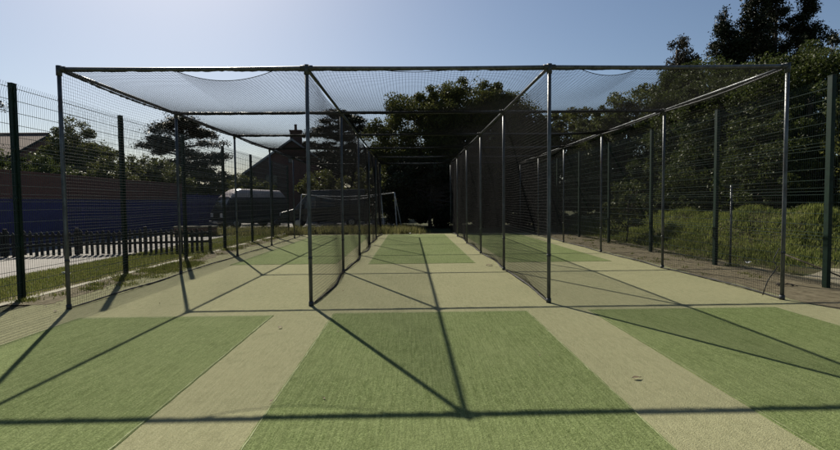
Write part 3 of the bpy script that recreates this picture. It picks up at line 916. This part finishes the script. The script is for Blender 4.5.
def scrap(x, y, s, label, z=0.02, rz=.3):
    r = random.Random(int(x * 100)); V = []; Q = []
    for i in range(5):
        for j in range(5):
            V.append(((i / 4 - .5) * s, (j / 4 - .5) * s * .7, s * .18 + r.uniform(-.18, .18) * s))
    for i in range(4):
        for j in range(4):
            a = i * 5 + j; Q.append((a, a + 1, a + 6, a + 5))
    mb = MB(); mb.add(V, Q); o = mb.build('paper_scrap', M['white'], None, False, (x, y, z)); o.rotation_euler = (0, 0, rz)
    tag(o, label, 'litter', 'white litter')
scrap(-8.1, 11.3, .16, 'white paper scrap lying on the lawn beyond the left fence')
scrap(7.75, 11.6, .12, 'white paper scrap at the foot of the grassy bank', .05)
scrap(-.3, 24.4, .14, 'white scrap at the back edge of the turf before the long grass')
XY = np.concatenate([clumped(420, 5.7, 7.2, 8, 24, rg, 40, .18), clumped(160, -6.6, -5.7, 7.8, 22, rg, 26, .15), clumped(60, -1.75, -1.45, 7.8, 20, rg, 14, .06),
                     clumped(60, 1.75, 2.1, 7.8, 20, rg, 14, .06), np.stack([rg.uniform(-5, 5, 26), rg.uniform(3.2, 14, 26)], axis=1)])
V, Q = leaf_quads(np.stack([XY[:, 0], XY[:, 1], np.full(len(XY), .018)], axis=1), .035, 3.0, .55, rg)
o = link('leaf_litter', npmesh('leaf_litter', V, Q), M['dead_leaf']); o['kind'] = 'stuff'
# thin stake and leaning sticks behind the right fence
mb = MB(); mb.tube([(0, 0, 0), (.005, 0, .9), (0, .01, 1.9)], .022, 8); mb.tube([(-.16, 0, 1.86), (.3, 0.02, 1.84)], .008, 6)
tag(mb.build('stake', M['galv'], None, True, (7.23, 11.47, 0)), 'thin metal stake with a short crosspiece behind the right fence', 'stake')
mb = MB(); mb.tube([(7.3, 9.9, .45), (7.55, 9.2, .22), (7.75, 8.8, .05)], .014, 6)
tag(mb.build('fallen_branch', M['bark'], None, True), 'slanting bare branch low behind the near right fence panel', 'branch')
mb = MB()
rs = random.Random(8)
for k in range(9):
    a = rs.uniform(0, PI); l = rs.uniform(.05, .14); x, y = 6.45 + rs.uniform(-.12, .12), 8.75 + rs.uniform(-.1, .1)
    mb.tube([(x - math.cos(a) * l, y - math.sin(a) * l, .02), (x, y, .03 + rs.uniform(0, .03)), (x + math.cos(a) * l, y + math.sin(a) * l, .015)], .007, 5)
tag(mb.build('twig_pile', M['bark'], None, True), 'small heap of dark twigs on the dirt by the near right fence post', 'twigs', None, None)

# ------------------------------------------------------------------ boundary wall, picket fence, low brick wall
w = thing('boundary_wall', (-14.5, 20, 0), 'long wall of brown brick above with navy painted lower half', 'wall')
mb = MB(); mb.box(-.18, 0.0, -22, 11.5, -.1, 1.80); mb.build('painted_base', M['navy'], w)
mb = MB(); mb.box(-.176, -.004, -22, 11.5, 1.80, 2.78); mb.build('brickwork', M['brick_dark'], w)
mb = MB()
for k in range(67): mb.box(-.20, .025, -22 + k * .5, -22 + k * .5 + .492, 2.78, 2.85)
mb.build('coping', M['brick_dark'], w)
mb = MB(); mb.box(.0, .015, -22, 11.5, 1.77, 1.82); mb.build('band', M['navy'], w)
p = thing('panel_fence', (-14.5, 31.5, 0), 'lower navy panel fence continuing beyond the brown brick wall', 'fence')
for k in range(5):
    mb = MB()
    for j in range(18): mb.box(0.0, .022 if j % 2 else .03, k * 1.9 + j * .1, k * 1.9 + j * .1 + .098, .05, 2.2)
    mb.build('panel', M['navy'], p)
    mb = MB(); mb.box(-.04, .05, k * 1.9 + 1.81, k * 1.9 + 1.89, 0, 2.28); mb.build('fence_post', M['navy'], p)

pk = thing('picket_fence', (-14.6, 15.2, 0), 'dark timber picket fence crossing the path before the navy wall', 'fence')
A, B = Vector((-14.7, 15.0)), Vector((-6.95, 16.5))
ln = (B - A).length; dirv = (B - A) / ln; ang = math.atan2(dirv.y, dirv.x)
pk.location = (A.x, A.y, 0); pk.rotation_euler = (0, 0, ang)
k = 0; proto = None; npk = int(ln / .155)
for k in range(npk):
    if proto is None:
        mb = MB(); mb.add([(-.042, -.01, .02), (.042, -.01, .02), (.042, -.01, .72), (0, -.01, .78), (-.042, -.01, .72),
                           (-.042, .01, .02), (.042, .01, .02), (.042, .01, .72), (0, .01, .78), (-.042, .01, .72)],
                          [(0, 1, 2, 3, 4), (9, 8, 7, 6, 5), (1, 0, 5, 6), (2, 1, 6, 7), (3, 2, 7, 8), (4, 3, 8, 9), (0, 4, 9, 5)])
        proto = mb.build('picket', M['timber'], pk, loc=(0.06, 0, 0))
    else:
        q = proto.copy(); COL.objects.link(q); q.parent = pk; q.location = (.06 + k * .155, 0, rs.uniform(-.04, .03)); q.rotation_euler = (0, rs.uniform(-.02, .02), 0)
for z in (.34, .62):
    mb = MB(); mb.box(0, ln, .012, .05, z - .035, z + .035); mb.build('rail', M['timber'], pk)
for k in range(5):
    mb = MB(); mb.box(k * ln / 4 - .045, k * ln / 4 + .045, .052, .14, 0, .86); mb.build('fence_post', M['timber'], pk)

lw = thing('low_wall', (-10.9, 24.5, 0), 'low red brick wall with pale coping behind the pickets', 'wall')
mb = MB(); mb.box(-1.0, 1.0, 0, .22, -.05, .42); mb.build('brickwork', M['brick'], lw)
mb = MB()
for k in range(5): mb.box(-1.05 + k * .42, -1.05 + k * .42 + .412, -.04, .26, .42, .49)
mb.build('coping', M['concrete'], lw)

# ------------------------------------------------------------------ houses
def gable_house(name, x, y, rz, W, Dp, eave, ridge, label, wall, roof, trim, chim=None):
    """gable end faces local -Y, ridge runs along local Y"""
    t = thing(name, (x, y, 0), label, 'house', None, rz)
    mb = MB(); mb.prism([(-W / 2, -.1), (W / 2, -.1), (W / 2, eave), (0, ridge - .12), (-W / 2, eave)], 'y', 0, Dp)
    wl = fixn(mb.build('wall', M[wall], t))
    ov = .35; sl = (ridge - eave) / (W / 2)
    for s in (-1, 1):
        e = (s * (W / 2 + ov), eave - sl * ov)
        mb = MB(); mb.prism([(0.0, ridge), e, (e[0], e[1] + .16), (0.0, ridge + .16)], 'y', -.25, Dp + .25)
        fixn(mb.build('roof_slope', M[roof], t))
        mb = MB(); mb.prism([(0.0, ridge - .02), (e[0], e[1] - .02), (e[0], e[1] + .175), (0.0, ridge + .175)], 'y', -.30, -.252)
        fixn(mb.build('bargeboard', M[trim], t))
    mb = MB(); mb.tube([(0, -.25, ridge + .17), (0, Dp + .25, ridge + .17)], .1, 8); mb.build('ridge_tiles', M[roof], t)
    return t
h = gable_house('gabled_house', -11.1, 46, 0.12, 8.2, 11, 4.4, 7.35, 'dark brick house with thin edged gable and chimney behind the vans', 'brick_dark', 'slate', 'trim')
mb = MB(); mb.box(-.3, .75, 1.2, 2.0, 6.6, 8.35); mb.box(-.36, .81, 1.14, 2.06, 8.35, 8.48)
ch = mb.build('chimney', M['brick_dark'], h)
mb = MB(); mb.tube([(.2, 1.6, 8.48), (.2, 1.6, 8.75), (.2, 1.6, 9.05)], [.14, .12, .13], 10); mb.build('chimney_pot', M['tile'], ch)
for (wx, wz, ww, wh) in ((-1.9, 3.6, 1.1, 1.2), (1.6, 3.6, 1.1, 1.2), (-.15, 5.5, .45, .45)):
    mb = MB(); mb.box(wx - ww / 2, wx + ww / 2, -.05, .02, wz - wh / 2, wz + wh / 2); f = mb.build('window', M['timber'], h)
    mb = MB(); mb.box(wx - ww / 2 + .06, wx - .02, -.06, -.052, wz - wh / 2 + .06, wz + wh / 2 - .06); mb.box(wx + .02, wx + ww / 2 - .06, -.06, -.052, wz - wh / 2 + .06, wz + wh / 2 - .06)
    mb.build('pane', M['glass'], f)
h2 = gable_house('tiled_house', -25.2, 34.6, PI / 2, 6.6, 12, 4.6, 6.3, 'house with brown clay tiled roof at the left edge', 'brick', 'tile', 'timber')
fb = thing('flat_roofed_building', (-31.0, 42, 0), 'long low flat roofed building beyond the shrubs', 'building')
mb = MB(); mb.box(-5, 2.2, 0, 5, -.1, 6.7); mb.build('wall', M['brick_dark'], fb)
mb = MB(); mb.box(-5.3, 2.5, -.35, 5.3, 6.7, 7.05); mb.build('roof', M['felt'], fb)
mb = MB(); mb.box(-5.34, 2.54, -.39, -.352, 6.73, 7.02); mb.build('fascia', M['timber'], fb)

# ------------------------------------------------------------------ vans
def wheel(mbx, root, x, y, r=.34, wd=.22):
    mb = MB(); mb.tube([(x, y - wd / 2, r), (x, y - wd / 2 + .03, r), (x, y + wd / 2 - .03, r), (x, y + wd / 2, r)], [r - .04, r, r, r - .04], 20)
    w_ = mb.build('wheel', M['tyre'], root, True)
    s = 1 if y > 0 else -1
    mb = MB(); mb.tube([(x, y + s * (wd / 2 - .02), r), (x, y + s * (wd / 2 + .012), r)], [r * .62, r * .5], 14); mb.build('rim', M['chrome'], w_)

def van(name, x, y, rz, prof, Wd, label, paint, roof_cap, wins, wheels_x, lights):
    """side profile (x forward, z) extruded over the width, sides tapered towards the roof"""
    t = thing(name, (x, y, 0), label, 'van', 'vans parked behind the nets', rz)
    n = len(prof); zt = max(p[1] for p in prof)
    def half(z): return Wd / 2 - .09 * max(0, (z - 1.0) / (zt - 1.0)) ** 1.5
    mb = MB()
    V = [(px, half(pz), pz) for px, pz in prof] + [(px, -half(pz), pz) for px, pz in prof]
    mb.add(V, [tuple(range(n)), tuple(reversed(range(n, 2 * n)))] + [(i, i + n, (i + 1) % n + n, (i + 1) % n) for i in range(n)])
    b = fixn(mb.build('body', M[paint], t)); bev(b, .07, 3)
    for (nm, mt, boxes) in wins:
        for (pts, side) in boxes:
            mb = MB()
            if side == 'front':        # pane on a sloping front: pts = ((x,z),(x,z)) bottom, top
                (xa, za), (xb, zb) = pts; w0, w1 = half(za) - .12, half(zb) - .12
                nn = Vector((zb - za, 0, -(xb - xa))).normalized() * .012
                if nn.x < 0 and xa > 0: nn = -nn
                mb.add([(xa + nn.x, -w0, za + nn.z), (xa + nn.x, w0, za + nn.z), (xb + nn.x, w1, zb + nn.z), (xb + nn.x, -w1, zb + nn.z)], [(0, 1, 2, 3)])
            else:
                s = side
                inner = [(px, s * (half(pz) + .003), pz) for px, pz in pts]; outer = [(px, s * (half(pz) + .012), pz) for px, pz in pts]
                m_ = len(pts)
                mb.add(inner + outer, [tuple(range(m_, 2 * m_))] + [(i, (i + 1) % m_, (i + 1) % m_ + m_, i + m_) for i in range(m_)])
            fixn(mb.build(nm, M[mt], t))
    for wx in wheels_x:
        for s in (-1, 1): wheel(None, t, wx, s * (Wd / 2 - .10))
    for (nm, mt, bx) in lights:
        mb = MB(); mb.box(*bx); bev(mb.build(nm, M[mt], t), .015)
    if roof_cap:
        mb = MB()
        pr = roof_cap; hw = Wd / 2 - .10
        k = len(pr)
        V = []
        for j, (sc, dz) in enumerate(((1.0, 0), (.97, .0), (.80, .0))):
            pass
        L_ = [(px, pz) for px, pz in pr]
        x0, x1 = L_[0][0], L_[-1][0]
        nsec = 14; nr = 10
        for i in range(nsec + 1):
            u = i / nsec; px = x0 + (x1 - x0) * u
            hgt = np.interp(px, [q[0] for q in L_], [q[1] for q in L_])
            for j in range(nr + 1):
                a = PI * j / nr
                V.append((px, hw * math.copysign(abs(math.cos(a)) ** .5, math.cos(a)), zt - .06 + max(.01, (hgt - zt + .06)) * math.sin(a) ** .6))
        Fs = [(i * (nr + 1) + j, i * (nr + 1) + j + 1, (i + 1) * (nr + 1) + j + 1, (i + 1) * (nr + 1) + j) for i in range(nsec) for j in range(nr)]
        Fs += [tuple(range(nr + 1)), tuple(reversed(range(nsec * (nr + 1), (nsec + 1) * (nr + 1))))]
        mb.add(V, Fs)
        fixn(mb.build('roof', M['van_white'], t, False))
    return t

# campervan with raised pale roof, seen from front quarter, nose towards the left
prof = [(-2.2, .35), (2.18, .35), (2.25, .62), (2.20, 1.12), (1.72, 1.95), (1.55, 2.0), (-2.12, 2.0), (-2.24, 1.4)]
side_w = [(1.25, 1.18), (1.98, 1.18), (1.62, 1.80), (1.25, 1.80)]
sw2 = [(1.05, 1.18), (1.05, 1.78), (-.15, 1.78), (-.15, 1.18)]
sw3 = [(-.35, 1.18), (-.35, 1.78), (-1.9, 1.78), (-1.9, 1.18)]
wins = [('windscreen', 'glass', [(((2.155, 1.2), (1.765, 1.87)), 'front')]), ('side_window', 'glass', [(q, s) for q in (side_w, sw2, sw3) for s in (-1, 1)])]
lights = [('headlight', 'lamp', (2.20, 2.29, -.80, -.52, .74, .98)), ('headlight', 'lamp', (2.20, 2.29, .52, .80, .74, .98)),
          ('bumper', 'chrome', (2.16, 2.36, -.9, .9, .38, .52)), ('grille', 'tyre', (2.20, 2.265, -.46, .46, .76, .96)),
          ('number_plate', 'lamp', (2.36, 2.375, -.26, .26, .39, .50)), ('taillight', 'tail', (-2.28, -2.2, -.86, -.74, .8, 1.2)), ('taillight', 'tail', (-2.28, -2.2, .74, .86, .8, 1.2)),
          ('mirror', 'tyre', (1.86, 1.98, .92, 1.08, 1.18, 1.42)), ('mirror', 'tyre', (1.86, 1.98, -1.08, -.92, 1.18, 1.42)),
          ('door_trim', 'tyre', (-1.9, 1.9, .925, .942, .80, .86)), ('door_trim', 'tyre', (-1.9, 1.9, -.942, -.925, .80, .86))]
van('camper_van', -10.75, 32.6, PI + .80, prof, 1.86, 'navy camper van with raised pale roof beyond the left lane', 'van_blue',
    [(-2.1, 2.10), (-1.95, 2.46), (1.0, 2.54), (1.35, 2.42), (1.75, 2.02)], wins, (1.45, -1.35), lights)

# dark panel van, side on, nose to the left
prof = [(-2.75, .38), (2.75, .38), (2.84, .62), (2.78, 1.0), (1.95, 1.22), (1.12, 2.18), (.85, 2.38), (-2.66, 2.44), (-2.78, 1.5)]
side_w = [(1.08, 1.26), (1.62, 1.26), (1.02, 1.98), (.62, 1.98), (.62, 1.26)]
sw2 = [(.35, 1.35), (.35, 1.95), (-.55, 1.95), (-.55, 1.35)]
wins = [('windscreen', 'glass', [(((1.90, 1.28), (1.17, 2.12)), 'front')]), ('side_window', 'glass', [(q, s) for q in (side_w, sw2) for s in (-1, 1)])]
lights = [('headlight', 'lamp', (2.74, 2.86, -.88, -.52, .80, 1.0)), ('headlight', 'lamp', (2.74, 2.86, .52, .88, .80, 1.0)),
          ('bumper', 'tyre', (2.70, 2.95, -.98, .98, .36, .62)), ('grille', 'tyre', (2.76, 2.85, -.46, .46, .74, .95)),
          ('taillight', 'tail', (-2.83, -2.74, -.96, -.84, .9, 1.5)), ('taillight', 'tail', (-2.83, -2.74, .84, .96, .9, 1.5)),
          ('door_trim', 'tyre', (-2.3, 2.0, .985, 1.005, .78, .86)), ('door_trim', 'tyre', (-2.3, 2.0, -1.005, -.985, .78, .86)),
          ('mirror', 'tyre', (1.35, 1.5, 1.0, 1.2, 1.2, 1.5)), ('mirror', 'tyre', (1.35, 1.5, -1.2, -1.0, 1.2, 1.5))]
van('panel_van', -5.75, 32.4, PI + .12, prof, 1.98, 'dark panel van parked side on behind the football goal', 'van_dark', None, wins, (1.75, -1.6), lights)

# ------------------------------------------------------------------ football goal
g = thing('football_goal', (-3.77, 28.0, 0), 'grey tubular football goal with sagging crossbar and net behind the cage', 'goal')
GH = 2.06
FL, FR, BL, BR = (-2.62, 0.0, GH), (2.60, 0.0, GH + .06), (-2.36, 1.0, GH), (1.78, 1.0, GH - .03)
def tb(name, a, b, r=.030, sag=0.0, n=12, mat='goal'):
    a = Vector(a); b = Vector(b)
    mb = MB(); mb.tube([a.lerp(b, k / n) - Vector((0, 0, sag * math.sin(PI * k / n))) for k in range(n + 1)], r, 8)
    return mb.build(name, M[mat], g, True)
tb('goal_post', (-2.80, 0, 0), FL); tb('goal_post', (2.72, -.1, 0), FR); tb('stay', (2.98, .9, 0), FR, .026)
tb('stay', (-2.62, 1.05, 0), BL, .026); tb('stay', (1.92, 1.05, 0), BR, .026)
tb('side_bar', FL, BL, .026); tb('side_bar', FR, BR, .026)
tb('crossbar', FL, FR, .018, .16, 20); tb('net_cord', BL, BR, .014, .30, 20)
tb('ground_bar', (-2.80, 0, .03), (-2.62, 1.05, .03), .022); tb('ground_bar', (2.72, -.1, .03), (1.92, 1.05, .03), .022)
def P(u, v):
    sag = .30 * np.sin(PI * u)
    w = np.clip((v - .4) / .6, 0, 1); q = np.clip(v / .4, 0, 1)
    x0 = -2.62 + .26 * q - .26 * w; x1 = 2.6 - .82 * q + .14 * w
    y = 1.0 * q + .05 * w
    z = (GH - .16 * np.sin(PI * u) * (1 - q) - sag * q) * (1 - w) + .03
    return np.stack([x0 + (x1 - x0) * u, y, z], axis=-1)
V, Q = strands(P, 38, 24, 24, 16, .002)
link('net', npmesh('net', V, Q), M['goal_net'], g)
